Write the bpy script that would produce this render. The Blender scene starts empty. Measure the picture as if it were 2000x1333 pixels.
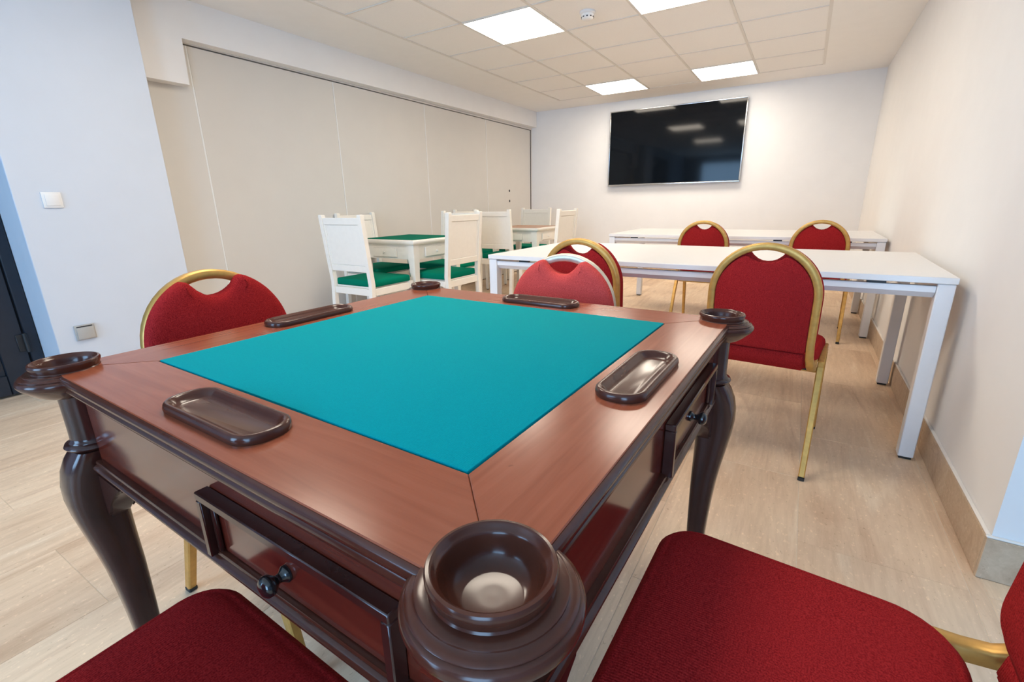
import bpy, bmesh, math, random
from mathutils import Vector, Matrix
from mathutils.geometry import tessellate_polygon

random.seed(7)
PI = math.pi
scene = bpy.context.scene
COL = scene.collection

# ------------------------------------------------------------------ camera
YAW, PITCH, ROLL = -0.548, 0.2848, 0.0178
CAM = Vector((3.034, -3.331, 1.023))
FPX = 914.36                                   # focal length in pixels of a 2000 px wide frame
cy, sy, cp, sp = math.cos(YAW), math.sin(YAW), math.cos(PITCH), math.sin(PITCH)
fwd = Vector((sy * cp, cy * cp, -sp))
rgt0 = Vector((cy, -sy, 0.0))
dwn0 = fwd.cross(rgt0)
rgt = math.cos(ROLL) * rgt0 + math.sin(ROLL) * dwn0
dwn = -math.sin(ROLL) * rgt0 + math.cos(ROLL) * dwn0
cam_data = bpy.data.cameras.new('camera')
cam_data.sensor_width = 36.0
cam_data.sensor_fit = 'HORIZONTAL'
cam_data.lens = FPX * 36.0 / 2000.0
cam_data.clip_start = 0.02
cam = bpy.data.objects.new('camera', cam_data)
COL.objects.link(cam)
m = Matrix.Identity(4)
for i in range(3):
    m[i][0], m[i][1], m[i][2], m[i][3] = rgt[i], -dwn[i], -fwd[i], CAM[i]
cam.matrix_world = m
scene.camera = cam

# ------------------------------------------------------------------ world, daylight, exposure
world = bpy.data.worlds.new('world')
scene.world = world
world.use_nodes = True
world.node_tree.nodes['Background'].inputs[0].default_value = (0.55, 0.68, 0.9, 1)
world.node_tree.nodes['Background'].inputs[1].default_value = 0.6

WINDOW_POWER = 112.0
LAMP_STRENGTH = 18.0
for wx, wpow in ((0.85, 0.85 * WINDOW_POWER), (3.90, 0.85 * WINDOW_POWER)):
    wl = bpy.data.lights.new('window_daylight', 'AREA')
    wl.shape = 'RECTANGLE'
    wl.size, wl.size_y = 1.5, 1.75
    wl.energy = wpow
    wl.color = (0.36, 0.64, 1.0)
    wlo = bpy.data.objects.new('window_daylight', wl)
    COL.objects.link(wlo)
    wlo.location = (wx, -6.16, 1.25)
    wlo.rotation_euler = (PI / 2, 0, 0)        # unseen windows behind the camera; the left one added to blue the right wall

vs = scene.view_settings
vs.view_transform = 'Standard'
vs.look = 'None'
vs.gamma = 1.0
vs.use_curve_mapping = False
vs.exposure = 0.0

# ------------------------------------------------------------------ dimensions of the room
HC = 2.351            # ceiling height
XR = 3.585            # right wall
YB = 3.52             # back wall
YF = -6.2             # wall behind the camera
XPART = -0.73         # sliding partition
XPIER = -0.45         # pier with the switch
XBULK = -0.64         # bulkhead face

# ------------------------------------------------------------------ materials
MATS = {}


def new_mat(name):
    mt = bpy.data.materials.new(name)
    mt.use_nodes = True
    nt = mt.node_tree
    b = nt.nodes['Principled BSDF']
    MATS[name] = mt
    return mt, nt, b


def setp(b, **k):
    for key, v in k.items():
        b.inputs[key.replace('_', ' ')].default_value = v


def rgb(c):
    return (c[0], c[1], c[2], 1.0)


def coords(nt, scale=(1, 1, 1), rand=True, kind='Object'):
    tc = nt.nodes.new('ShaderNodeTexCoord')
    mp = nt.nodes.new('ShaderNodeMapping')
    mp.inputs['Scale'].default_value = scale
    nt.links.new(tc.outputs[kind], mp.inputs['Vector'])
    if rand:
        oi = nt.nodes.new('ShaderNodeObjectInfo')
        mul = nt.nodes.new('ShaderNodeMath')
        mul.operation = 'MULTIPLY'
        mul.inputs[1].default_value = 37.0
        nt.links.new(oi.outputs['Random'], mul.inputs[0])
        nt.links.new(mul.outputs[0], mp.inputs['Location'])
    return mp


def noise(nt, vec, scale, detail=4, rough=0.55, dist=0.0):
    n = nt.nodes.new('ShaderNodeTexNoise')
    n.inputs['Scale'].default_value = scale
    n.inputs['Detail'].default_value = detail
    n.inputs['Roughness'].default_value = rough
    n.inputs['Distortion'].default_value = dist
    nt.links.new(vec.outputs[0], n.inputs['Vector'])
    return n


def ramp(nt, fac, stops):
    r = nt.nodes.new('ShaderNodeValToRGB')
    while len(r.color_ramp.elements) < len(stops):
        r.color_ramp.elements.new(0.5)
    for e, (p, c) in zip(r.color_ramp.elements, stops):
        e.position = p
        e.color = rgb(c)
    nt.links.new(fac, r.inputs[0])
    return r


def mix(nt, fac, a, b, mode='MIX'):
    mx = nt.nodes.new('ShaderNodeMix')
    mx.data_type = 'RGBA'
    mx.blend_type = mode
    if isinstance(fac, (int, float)):
        mx.inputs[0].default_value = fac
    else:
        nt.links.new(fac, mx.inputs[0])
    for sock, v in ((mx.inputs[6], a), (mx.inputs[7], b)):
        if isinstance(v, tuple):
            sock.default_value = rgb(v)
        else:
            nt.links.new(v, sock)
    return mx.outputs[2]


def bump(nt, b, height, strength, dist=0.002):
    bp = nt.nodes.new('ShaderNodeBump')
    bp.inputs['Strength'].default_value = strength
    bp.inputs['Distance'].default_value = dist
    nt.links.new(height, bp.inputs['Height'])
    nt.links.new(bp.outputs[0], b.inputs['Normal'])


def plain(name, col, rough=0.5, metal=0.0, var=0.04, scale=30.0, bmp=0.0, **k):
    mt, nt, b = new_mat(name)
    v = coords(nt)
    n = noise(nt, v, scale, 3)
    lo = tuple(max(0, c * (1 - var)) for c in col)
    hi = tuple(min(1, c * (1 + var)) for c in col)
    r = ramp(nt, n.outputs['Fac'], [(0.3, lo), (0.7, hi)])
    nt.links.new(r.outputs[0], b.inputs['Base Color'])
    setp(b, Roughness=rough, Metallic=metal, **k)
    if bmp:
        bump(nt, b, n.outputs['Fac'], bmp)
    return mt


def fabric(name, col, col2, scale=900.0, sheen=0.3, bmp=0.35):
    mt, nt, b = new_mat(name)
    v = coords(nt)
    big = noise(nt, v, 9.0, 3)
    w1 = nt.nodes.new('ShaderNodeTexWave')
    w1.inputs['Scale'].default_value = scale / 6.0
    w1.inputs['Distortion'].default_value = 2.0
    w1.inputs['Detail'].default_value = 2.0
    nt.links.new(v.outputs[0], w1.inputs['Vector'])
    fine = noise(nt, v, scale, 2)
    r = ramp(nt, fine.outputs['Fac'], [(0.34, col), (0.66, col2)])
    bigm = nt.nodes.new('ShaderNodeMath')
    bigm.operation = 'MULTIPLY'
    bigm.inputs[1].default_value = 0.5
    nt.links.new(big.outputs['Fac'], bigm.inputs[0])
    c = mix(nt, bigm.outputs[0], r.outputs[0], tuple(0.5 * (a + q) for a, q in zip(col, col2)))
    nt.links.new(c, b.inputs['Base Color'])
    setp(b, Roughness=0.9, Sheen_Weight=sheen, Sheen_Roughness=0.5)
    b.inputs['Sheen Tint'].default_value = rgb(col2)
    b.inputs['Specular IOR Level'].default_value = 0.06
    add = nt.nodes.new('ShaderNodeMath')
    nt.links.new(fine.outputs['Fac'], add.inputs[0])
    nt.links.new(w1.outputs['Fac'], add.inputs[1])
    bump(nt, b, add.outputs[0], bmp, 0.001)
    return mt


def travertine(name, dark=1.0):
    mt, nt, b = new_mat(name)
    v = coords(nt, (1.0, 0.11, 1.0))
    v2 = coords(nt, (1.0, 0.55, 1.0))
    band = noise(nt, v, 8.0, 6, 0.62, 0.9)
    fine = noise(nt, v, 60.0, 4, 0.6, 0.3)
    fleck = noise(nt, v2, 95.0, 4, 0.65)
    cloud = noise(nt, v2, 2.6, 3)
    K = lambda r, g_, b_: (r * dark, g_ * dark, b_ * dark)
    base = ramp(nt, band.outputs['Fac'], [(0.30, K(0.61, 0.435, 0.295)), (0.43, K(0.735, 0.56, 0.40)), (0.50, K(0.795, 0.625, 0.455)),
                                          (0.57, K(0.755, 0.585, 0.42)), (0.70, K(0.87, 0.735, 0.57))])
    f1 = ramp(nt, fine.outputs['Fac'], [(0.34, (0.94, 0.925, 0.905)), (0.60, (1.03, 1.03, 1.03))])
    sp_ = ramp(nt, fleck.outputs['Fac'], [(0.60, (1, 1, 1)), (0.68, (1.20, 1.22, 1.24))])
    pits = ramp(nt, fleck.outputs['Fac'], [(0.27, (0.66, 0.60, 0.54)), (0.36, (1, 1, 1))])
    tint = ramp(nt, cloud.outputs['Fac'], [(0.32, (0.90, 0.84, 0.79)), (0.68, (1.05, 1.04, 1.02))])
    c = mix(nt, 1.0, base.outputs[0], f1.outputs[0], 'MULTIPLY')
    c = mix(nt, 1.0, c, sp_.outputs[0], 'MULTIPLY')
    c = mix(nt, 0.9, c, pits.outputs[0], 'MULTIPLY')
    c = mix(nt, 1.0, c, tint.outputs[0], 'MULTIPLY')
    oi = nt.nodes.new('ShaderNodeObjectInfo')
    tone = ramp(nt, oi.outputs['Random'], [(0.0, (0.93, 0.91, 0.89)), (1.0, (1.04, 1.04, 1.04))])
    c = mix(nt, 1.0, c, tone.outputs[0], 'MULTIPLY')
    nt.links.new(c, b.inputs['Base Color'])
    rr = ramp(nt, fleck.outputs['Fac'], [(0.3, (0.55,) * 3), (0.7, (0.38,) * 3)])
    nt.links.new(rr.outputs[0], b.inputs['Roughness'])
    return mt


def wood(name, dark, mid, light, rough=0.22, coat=0.4, grain=(14.0, 1.2, 14.0), spots=True):
    mt, nt, b = new_mat(name)
    v = coords(nt, grain)
    n1 = noise(nt, v, 2.4, 6, 0.6, 0.8)
    v2 = coords(nt, (1, 1, 1))
    n2 = noise(nt, v2, 4.0, 3)
    n3 = noise(nt, v2, 34.0, 3, 0.6)
    r = ramp(nt, n1.outputs['Fac'], [(0.25, dark), (0.5, mid), (0.78, light)])
    t = ramp(nt, n2.outputs['Fac'], [(0.3, (0.90, 0.87, 0.86)), (0.7, (1.06, 1.04, 1.03))])
    c = mix(nt, 0.9, r.outputs[0], t.outputs[0], 'MULTIPLY')
    if spots:
        s = ramp(nt, n3.outputs['Fac'], [(0.20, (0.35, 0.3, 0.3)), (0.25, (1, 1, 1))])
        c = mix(nt, 0.6, c, s.outputs[0], 'MULTIPLY')
    nt.links.new(c, b.inputs['Base Color'])
    setp(b, Roughness=rough)
    setp(b, Coat_Weight=coat, Coat_Roughness=rough * 0.6, Specular_IOR_Level=0.33)
    return mt


plain('paint_white', (0.84, 0.83, 0.82), 0.75, var=0.012, scale=6, bmp=0.0)
plain('paint_slate', (0.20, 0.23, 0.28), 0.7, var=0.03, scale=6)  # dark tone given to walls out of view to cut warm bounce
plain('paint_pier', (0.60, 0.64, 0.70), 0.75, var=0.012, scale=6)  # wall paint dimmed and blued to imitate the pier's weaker, bluer light
plain('paint_ceiling', (0.87, 0.85, 0.82), 0.9, var=0.01, scale=8)
plain('ceiling_tile', (0.88, 0.86, 0.83), 0.92, var=0.02, scale=160, bmp=0.15)
plain('grid_metal', (0.74, 0.71, 0.66), 0.6, var=0.01)
plain('panel_white', (0.66, 0.635, 0.595), 0.65, var=0.012, scale=5)
plain('panel_edge', (0.80, 0.80, 0.79), 0.4, var=0.01)
plain('dark_gap', (0.10, 0.09, 0.085), 0.8)
travertine('travertine')
travertine('travertine_skirting', 0.72)
plain('grout', (0.74, 0.63, 0.50), 0.9, var=0.06, scale=60)
plain('caulk', (0.80, 0.77, 0.72), 0.8)
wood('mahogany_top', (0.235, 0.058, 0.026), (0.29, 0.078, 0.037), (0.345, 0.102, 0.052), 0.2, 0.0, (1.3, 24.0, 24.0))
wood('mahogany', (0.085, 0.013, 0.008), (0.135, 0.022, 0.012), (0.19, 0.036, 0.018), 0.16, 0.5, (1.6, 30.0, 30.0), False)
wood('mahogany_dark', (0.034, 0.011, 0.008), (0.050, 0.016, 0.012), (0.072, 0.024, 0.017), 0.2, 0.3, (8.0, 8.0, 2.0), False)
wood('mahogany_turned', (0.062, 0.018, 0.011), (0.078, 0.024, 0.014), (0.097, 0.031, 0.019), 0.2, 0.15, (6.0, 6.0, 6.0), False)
plain('knob_black', (0.012, 0.010, 0.010), 0.18, var=0.1, Coat_Weight=0.5)
fabric('felt_teal', (0.0, 0.255, 0.285), (0.0, 0.30, 0.335), 700, 0.0, 0.25)
fabric('felt_green', (0.0, 0.12, 0.075), (0.0, 0.16, 0.10), 700, 0.0, 0.2)
fabric('cushion_green', (0.0, 0.15, 0.092), (0.0, 0.20, 0.125), 600, 0.0, 0.2)
fabric('fabric_red', (0.19, 0.006, 0.008), (0.46, 0.027, 0.027), 480, 0.06, 0.5)
fabric('fabric_red_pale', (0.44, 0.040, 0.038), (0.72, 0.105, 0.090), 480, 0.1, 0.5)
plain('brass', (0.60, 0.345, 0.095), 0.42, 0.6, var=0.12, scale=40)
plain('brass_pale', (0.70, 0.63, 0.50), 0.38, 0.45, var=0.10, scale=40)
plain('rubber_black', (0.02, 0.02, 0.02), 0.7)
plain('laminate_white', (0.80, 0.79, 0.78), 0.32, var=0.01)
plain('steel_white', (0.78, 0.78, 0.79), 0.35, var=0.01)
plain('lacquer_white', (0.87, 0.84, 0.77), 0.4, var=0.015)
plain('board_brown', (0.42, 0.22, 0.12), 0.35, var=0.25, scale=26)
plain('tv_glass', (0.003, 0.0045, 0.007), 0.07, var=0.0, Specular_IOR_Level=0.22)
plain('tv_frame', (0.55, 0.56, 0.57), 0.22, 0.9, var=0.02)
plain('plastic_black', (0.015, 0.015, 0.016), 0.5)
plain('plastic_white', (0.78, 0.77, 0.75), 0.35, var=0.01)
plain('plastic_grey', (0.42, 0.40, 0.37), 0.4, var=0.02)
plain('door_paint', (0.012, 0.018, 0.028), 0.4, var=0.1)
plain('door_glass', (0.02, 0.018, 0.016), 0.05, var=0.0)
plain('outside_frame', (0.20, 0.21, 0.22), 0.4, var=0.02)

mt, nt, b = new_mat('lamp_diffuser')
b.inputs['Base Color'].default_value = (0.9, 0.9, 0.88, 1)
b.inputs['Emission Color'].default_value = (1.0, 0.885, 0.735, 1)
b.inputs['Emission Strength'].default_value = LAMP_STRENGTH
mt, nt, b = new_mat('clear_glass')
setp(b, Roughness=0.02, Transmission_Weight=1.0, IOR=1.01)


# ------------------------------------------------------------------ mesh helpers
def mesh_obj(name, bm, mat, parent=None, smooth=None, loc=None, rot=None):
    bmesh.ops.recalc_face_normals(bm, faces=bm.faces[:])
    me = bpy.data.meshes.new(name)
    bm.to_mesh(me)
    bm.free()
    me.materials.append(MATS[mat])
    if smooth is not None:
        me.shade_smooth()
        me.set_sharp_from_angle(angle=math.radians(smooth))
    o = bpy.data.objects.new(name, me)
    COL.objects.link(o)
    if parent:
        o.parent = parent
    if loc:
        o.location = loc
    if rot:
        o.rotation_euler = rot
    return o


def tag(o, label, cat, group=None):
    o['label'] = label
    o['category'] = cat
    if group:
        o['group'] = group
    return o


def structure(o):
    o['kind'] = 'structure'
    return o


def thing(name, label, cat, loc=(0, 0, 0), rz=0.0, group=None):
    e = bpy.data.objects.new(name, None)
    e.empty_display_size = 0.1
    COL.objects.link(e)
    e.location = loc
    e.rotation_euler = (0, 0, rz)
    return tag(e, label, cat, group)


def copy_tree(root, loc, rz, label, group=None):
    r = root.copy()
    COL.objects.link(r)
    r.location = loc
    r.rotation_euler = (0, 0, rz)
    r['label'] = label
    if group:
        r['group'] = group
    for ch in list(root.children):
        c = ch.copy()
        COL.objects.link(c)
        c.parent = r
        for g in list(ch.children):
            d = g.copy()
            COL.objects.link(d)
            d.parent = c
    return r


def b_box(bm, x0, x1, y0, y1, z0, z1, bev=0.0, seg=2):
    vs_ = [bm.verts.new(p) for p in ((x0, y0, z0), (x1, y0, z0), (x1, y1, z0), (x0, y1, z0),
                                     (x0, y0, z1), (x1, y0, z1), (x1, y1, z1), (x0, y1, z1))]
    fs = [bm.faces.new([vs_[i] for i in f]) for f in
          ((3, 2, 1, 0), (4, 5, 6, 7), (0, 1, 5, 4), (1, 2, 6, 5), (2, 3, 7, 6), (3, 0, 4, 7))]
    if bev:
        es = list({e for f in fs for e in f.edges})
        bmesh.ops.bevel(bm, geom=es, offset=bev, segments=seg, affect='EDGES', profile=0.5)
    return bm


def box(name, mat, parent, x0, x1, y0, y1, z0, z1, bev=0.0, seg=2):
    bm = bmesh.new()
    b_box(bm, x0, x1, y0, y1, z0, z1, bev, seg)
    return mesh_obj(name, bm, mat, parent, 40 if bev else None)


def b_rings(bm, rings, closed=True, cap0=True, cap1=True):
    """rings: list of lists of points, the same count in each"""
    vr = [[bm.verts.new(p) for p in r] for r in rings]
    n = len(vr[0])
    for a, c in zip(vr[:-1], vr[1:]):
        for i in range(n if closed else n - 1):
            j = (i + 1) % n
            bm.faces.new((a[i], a[j], c[j], c[i]))
    if cap0:
        bm.faces.new(list(reversed(vr[0])))
    if cap1:
        bm.faces.new(vr[-1])
    return vr


def b_prism(bm, prof, axis, a0, a1):
    """closed profile extruded along an axis; prof pairs are the other two axes in order"""
    def P(u, v, w):
        return {'x': (w, u, v), 'y': (u, w, v), 'z': (u, v, w)}[axis]
    b_rings(bm, [[P(u, v, a0) for u, v in prof], [P(u, v, a1) for u, v in prof]])
    return bm


def b_lathe(bm, prof, center=(0, 0, 0), seg=40, axis='z'):
    rings = []
    for r, h in prof:
        ring = []
        for k in range(seg):
            t = 2 * PI * k / seg
            if axis == 'z':
                ring.append((center[0] + r * math.cos(t), center[1] + r * math.sin(t), center[2] + h))
            elif axis == 'y':
                ring.append((center[0] + r * math.cos(t), center[1] + h, center[2] + r * math.sin(t)))
            else:
                ring.append((center[0] + h, center[1] + r * math.cos(t), center[2] + r * math.sin(t)))
        rings.append(ring)
    b_rings(bm, rings)
    return bm


def b_sweep(bm, path, sec, ups, closed_sec=True):
    """sweep section points (u along side, v along up) along a path; ups gives the up vector at each point"""
    rings = []
    n = len(path)
    for i, p in enumerate(path):
        p = Vector(p)
        a = Vector(path[max(i - 1, 0)])
        c = Vector(path[min(i + 1, n - 1)])
        t = (c - a).normalized()
        up = Vector(ups[i] if isinstance(ups, list) else ups)
        side = t.cross(up).normalized()
        up = side.cross(t).normalized()
        s = sec(i / (n - 1)) if callable(sec) else sec
        rings.append([tuple(p + side * u + up * v) for u, v in s])
    b_rings(bm, rings)
    return bm


def rect_sec(w, h, c=0.25):
    a, b_ = w / 2, h / 2
    k = min(a, b_) * c
    return [(-a + k, -b_), (a - k, -b_), (a, -b_ + k), (a, b_ - k), (a - k, b_), (-a + k, b_), (-a, b_ - k), (-a, -b_ + k)]


def round_rect(hx, hy, r, n=8, cx=0.0, cy_=0.0, r2=None):
    """outline, counter-clockwise; r2 = radius of the two corners at -y"""
    pts = []
    for (sx, sy_, a0) in ((1, -1, -PI / 2), (1, 1, 0), (-1, 1, PI / 2), (-1, -1, PI)):
        rr = r if sy_ > 0 or r2 is None else r2
        for k in range(n + 1):
            t = a0 + (PI / 2) * k / n
            pts.append((cx + sx * (hx - rr) + rr * math.cos(t), cy_ + sy_ * (hy - rr) + rr * math.sin(t)))
    return pts


def inset(poly, d):
    """offset a closed ccw outline inwards by d"""
    out = []
    n = len(poly)
    for i in range(n):
        p0, p1, p2 = Vector(poly[i - 1]), Vector(poly[i]), Vector(poly[(i + 1) % n])
        e1 = (p1 - p0)
        e2 = (p2 - p1)
        e1 = e1.normalized() if e1.length > 1e-9 else e2.normalized()
        e2 = e2.normalized() if e2.length > 1e-9 else e1
        n1 = Vector((-e1.y, e1.x))
        n2 = Vector((-e2.y, e2.x))
        nn = (n1 + n2)
        nn = nn.normalized() if nn.length > 1e-6 else n1
        k = d / max(0.5, nn.dot(n1))
        out.append((p1.x + nn.x * k, p1.y + nn.y * k))
    return out


# ------------------------------------------------------------------ the room shell
# floor: a grout bed that carries single travertine tiles
bm = bmesh.new()
b_box(bm, -1.9, 5.3, YF - 0.1, YB + 0.1, -0.06, -0.0012)
floor = structure(mesh_obj('floor', bm, 'grout'))
TW, TL, GAP = 0.40, 0.80, 0.0012
TX0 = -0.053                      # one joint line runs along y here
tile_cache = {}


def floor_tile(x0, x1, y0, y1):
    key = (round(x1 - x0, 3), round(y1 - y0, 3))
    if key not in tile_cache:
        bm_ = bmesh.new()
        hx, hy = key[0] / 2 - GAP / 2, key[1] / 2 - GAP / 2
        b_rings(bm_, [[(-hx, -hy, -0.012), (hx, -hy, -0.012), (hx, hy, -0.012), (-hx, hy, -0.012)],
                      [(-hx, -hy, -0.0008), (hx, -hy, -0.0008), (hx, hy, -0.0008), (-hx, hy, -0.0008)],
                      [(-hx + .0008, -hy + .0008, 0), (hx - .0008, -hy + .0008, 0), (hx - .0008, hy - .0008, 0), (-hx + .0008, hy - .0008, 0)]],
                cap0=False)
        o = mesh_obj('tile', bm_, 'travertine', floor)
        tile_cache[key] = o
    else:
        o = tile_cache[key].copy()
        COL.objects.link(o)
    o.location = ((x0 + x1) / 2, (y0 + y1) / 2, random.uniform(-0.0004, 0.0004))
    return o


xs = [TX0 - 3 * TW, TX0 - 2 * TW, TX0 - TW] + [TX0 + TW * k for k in range(0, 10)] + [XR] + [XR + TW * k for k in range(1, 5)]
for i, (xa, xb) in enumerate(zip(xs[:-1], xs[1:])):
    y = -5.43 + (0.0 if i % 2 == 0 else 0.4) - (0.8 if i % 2 else 0)
    limit = YB
    if xa >= XR - 1e-3:
        limit = -1.742
    while y < limit - 0.02:
        y1 = min(y + TL, limit)
        floor_tile(xa, xb, y, y1)
        y = y1

WT = 0.14


def wall(name, x0, x1, y0, y1, z0, z1, mat='paint_white', bev=0.003):
    return structure(box(name, mat, None, x0, x1, y0, y1, z0, z1, bev, 1))


wall('wall_back', -0.98, XR + WT, YB, YB + WT, -0.02, HC + 0.14)
bm = bmesh.new()
b_prism(bm, [(XR, -1.742), (5.2, -1.742), (5.2, -1.742 + WT), (XR + WT, -1.742 + WT), (XR + WT, YB - 0.001), (XR, YB - 0.001)], 'z', -0.02, HC + 0.14)
structure(mesh_obj('wall_right', bm, 'paint_white'))
wall('wall_niche_side', 5.2005, 5.2 + WT, YF, -1.742 + WT, -0.02, HC + 0.14, 'paint_slate')
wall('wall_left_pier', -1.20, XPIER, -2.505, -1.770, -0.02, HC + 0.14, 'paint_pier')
wall('wall_left_strip', -0.98, XPART, -1.769, -1.3675, -0.02, 2.098, 'panel_white')
# wall beyond the door on the left, and the lintel above the door
wall('wall_left_rear', -1.20, XPIER, YF, -4.12, -0.02, HC + 0.14, 'paint_slate')
wall('wall_left_lintel', -1.20, XPIER, -4.119, -2.506, 2.14, HC + 0.14, 'paint_slate')
wall('wall_hall', -1.88, -1.80, -4.6, -2.0, -0.02, HC)
# bulkhead over the sliding partition, with its lower step beside the pier
bm = bmesh.new()
b_prism(bm, [(-1.769, 1.833), (-1.433, 1.833), (-1.428, 2.112), (YB - 0.001, 2.135), (YB - 0.001, HC + 0.14), (-1.769, HC + 0.14)],
        'x', -0.98, XBULK)
bulk = structure(mesh_obj('wall_left_bulkhead', bm, 'paint_white'))

# wall behind the camera with two unseen windows, the left one added for blue fill
WZ0, WZ1 = 0.30, 2.20
WINS = ((0.05, 1.65), (3.10, 4.70))
bm = bmesh.new()
b_box(bm, -1.2, 5.34, YF - WT, YF, -0.02, WZ0)
b_box(bm, -1.2, 5.34, YF - WT, YF, WZ1, HC + 0.14)
b_box(bm, -1.2, WINS[0][0], YF - WT, YF, WZ0, WZ1)
b_box(bm, WINS[0][1], WINS[1][0], YF - WT, YF, WZ0, WZ1)
b_box(bm, WINS[1][1], 5.34, YF - WT, YF, WZ0, WZ1)
structure(mesh_obj('wall_front', bm, 'paint_slate'))
for wn, (WX0, WX1) in enumerate(WINS):
    win = structure(box('window_%d' % (wn + 1), 'outside_frame', None, WX0, WX1, YF - 0.10, YF - 0.04, WZ0, WZ0 + 0.06, 0.004, 1))
    box('frame_bar', 'outside_frame', win, WX0, WX1, YF - 0.10, YF - 0.04, WZ1 - 0.06, WZ1, 0.004, 1)
    for k in range(3):
        xc = WX0 + 0.03 + (WX1 - WX0 - 0.06) * k / 2
        box('frame_bar', 'outside_frame', win, xc - 0.03, xc + 0.03, YF - 0.10, YF - 0.04, WZ0 + 0.06, WZ1 - 0.06, 0.004, 1)
    for k in range(2):
        xa = WX0 + 0.06 + (WX1 - WX0 - 0.06) * k / 2
        xb = WX0 + (WX1 - WX0 - 0.06) * (k + 1) / 2
        box('pane', 'clear_glass', win, xa, xb, YF - 0.073, YF - 0.067, WZ0 + 0.06, WZ1 - 0.06)

# sliding partition: four panels, track, end profile
SEAMS = [-1.367, -0.160, 1.056, 2.270, 3.482]
part_ = structure(box('wall_left', 'dark_gap', None, -0.98, XPART - 0.035, -1.366, YB - 0.001, -0.01, 2.134))
for a, c in zip(SEAMS[:-1], SEAMS[1:]):
    pn = box('panel', 'panel_white', part_, XPART - 0.034, XPART, a + 0.006, c - 0.006, 0.012, 2.098, 0.002, 1)
    e = box('edge_strip', 'panel_edge', part_, XPART - 0.034, XPART + 0.0015, a - 0.0055, a + 0.0055, 0.012, 2.098, 0.001, 1)
box('track', 'panel_white', part_, XPART - 0.034, XPART + 0.006, -1.426, YB - 0.003, 2.106, 2.136)
box('end_profile', 'dark_gap', part_, XPART - 0.034, XPART + 0.001, 3.486, 3.498, 0.012, 2.105)
box('end_strip', 'panel_white', part_, XPART - 0.034, XPART + 0.004, 3.499, YB - 0.001, 0.012, 2.105)
for zc in (1.211, 1.067):
    bm = bmesh.new()
    b_lathe(bm, [(0.002, -0.002), (0.016, -0.002), (0.017, 0.002), (0.012, 0.004), (0.006, 0.0035), (0.001, 0.003)], (XPART, 2.838, zc), 20, 'x')
    mesh_obj('lock', bm, 'plastic_black', part_, 40)

# ceiling: plaster border, tile field on a metal grid
GX0, GX1, GY0, GY1 = 0.0, 3.0, -5.4, 3.0
bm = bmesh.new()
b_box(bm, XBULK, GX0, YF, YB, HC, HC + 0.10)
b_box(bm, GX1, XR, YF, YB, HC, HC + 0.10)
b_box(bm, GX0, GX1, GY1, YB, HC, HC + 0.10)
b_box(bm, GX0, GX1, YF, GY0, HC, HC + 0.10)
b_box(bm, XR, 5.2, YF, -1.742, HC, HC + 0.10)
b_box(bm, -1.2, XBULK, YF, -1.9, HC, HC + 0.10)
b_box(bm, GX0 - 0.02, GX1 + 0.02, GY0 - 0.02, GY1 + 0.02, HC + 0.102, HC + 0.14)
ceiling = structure(mesh_obj('ceiling', bm, 'paint_ceiling'))
LAMPS = [(c, r) for r in (4, 0, -4) for c in (1, 3)]
bm = bmesh.new()
h = 0.294
b_rings(bm, [[(-h, -h, 0.018), (h, -h, 0.018), (h, h, 0.018), (-h, h, 0.018)],
             [(-h, -h, 0.006), (h, -h, 0.006), (h, h, 0.006), (-h, h, 0.006)],
             [(-h + .004, -h + .004, 0.004), (h - .004, -h + .004, 0.004), (h - .004, h - .004, 0.004), (-h + .004, h - .004, 0.004)]])
proto = None
for r in range(-9, 5):
    for c in range(5):
        if (c, r) in LAMPS:
            continue
        if proto is None:
            proto = o = mesh_obj('ceiling_tile', bm, 'ceiling_tile', ceiling)
        else:
            o = proto.copy()
            COL.objects.link(o)
        o.location = (c * 0.6 + 0.3, r * 0.6 + 0.3, HC)
for k in range(6):
    x = k * 0.6
    w = 0.010 if 0 < k < 5 else 0.012
    box('grid_runner', 'grid_metal', ceiling, x - w, x + w, GY0, GY1, HC - 0.0015, HC + 0.016)
for k in range(-9, 6):
    y = k * 0.6
    box('grid_bar', 'grid_metal', ceiling, GX0, GX1, y - 0.006, y + 0.006, HC - 0.0005, HC + 0.015)

# skirting of single travertine pieces
skirt_cache = {}


def skirting(parent, p0, p1, nrm, name='skirting_tile'):
    """pieces along p0-p1 standing proud of the wall along nrm"""
    p0, p1, nrm = Vector(p0), Vector(p1), Vector(nrm)
    L = (p1 - p0).length
    n = max(1, round(L / 0.40))
    d = (p1 - p0) / n
    step = d.length
    key = round(step, 4)
    ang = math.atan2(d.y, d.x)
    flip = 1 if Vector((-d.y, d.x)).dot(nrm) > 0 else -1
    for k in range(n):
        kk = (key, flip)
        if kk not in skirt_cache:
            bm_ = bmesh.new()
            y0, y1 = sorted((0.0, 0.012 * flip))
            b_box(bm_, -step / 2 + 0.0008, step / 2 - 0.0008, y0, y1, 0.001, 0.128, 0.0012, 1)
            o_ = mesh_obj(name, bm_, 'travertine_skirting', parent)
            bm_ = bmesh.new()
            y0, y1 = sorted((0.0, 0.0105 * flip))
            b_box(bm_, -step / 2, step / 2, y0, y1, 0.1281, 0.134, 0.002, 1)
            q_ = mesh_obj('caulk_line', bm_, 'caulk', parent)
            skirt_cache[kk] = (o_, q_)
            objs = (o_, q_)
        else:
            objs = tuple(x_.copy() for x_ in skirt_cache[kk])
            for x_ in objs:
                COL.objects.link(x_)
                x_.parent = parent
        c = p0 + d * (k + 0.5)
        for x_ in objs:
            x_.location = (c.x, c.y, 0)
            x_.rotation_euler = (0, 0, ang)


def skirt_root(name):
    e_ = bpy.data.objects.new(name, None)
    COL.objects.link(e_)
    e_['kind'] = 'structure'
    return e_


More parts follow.
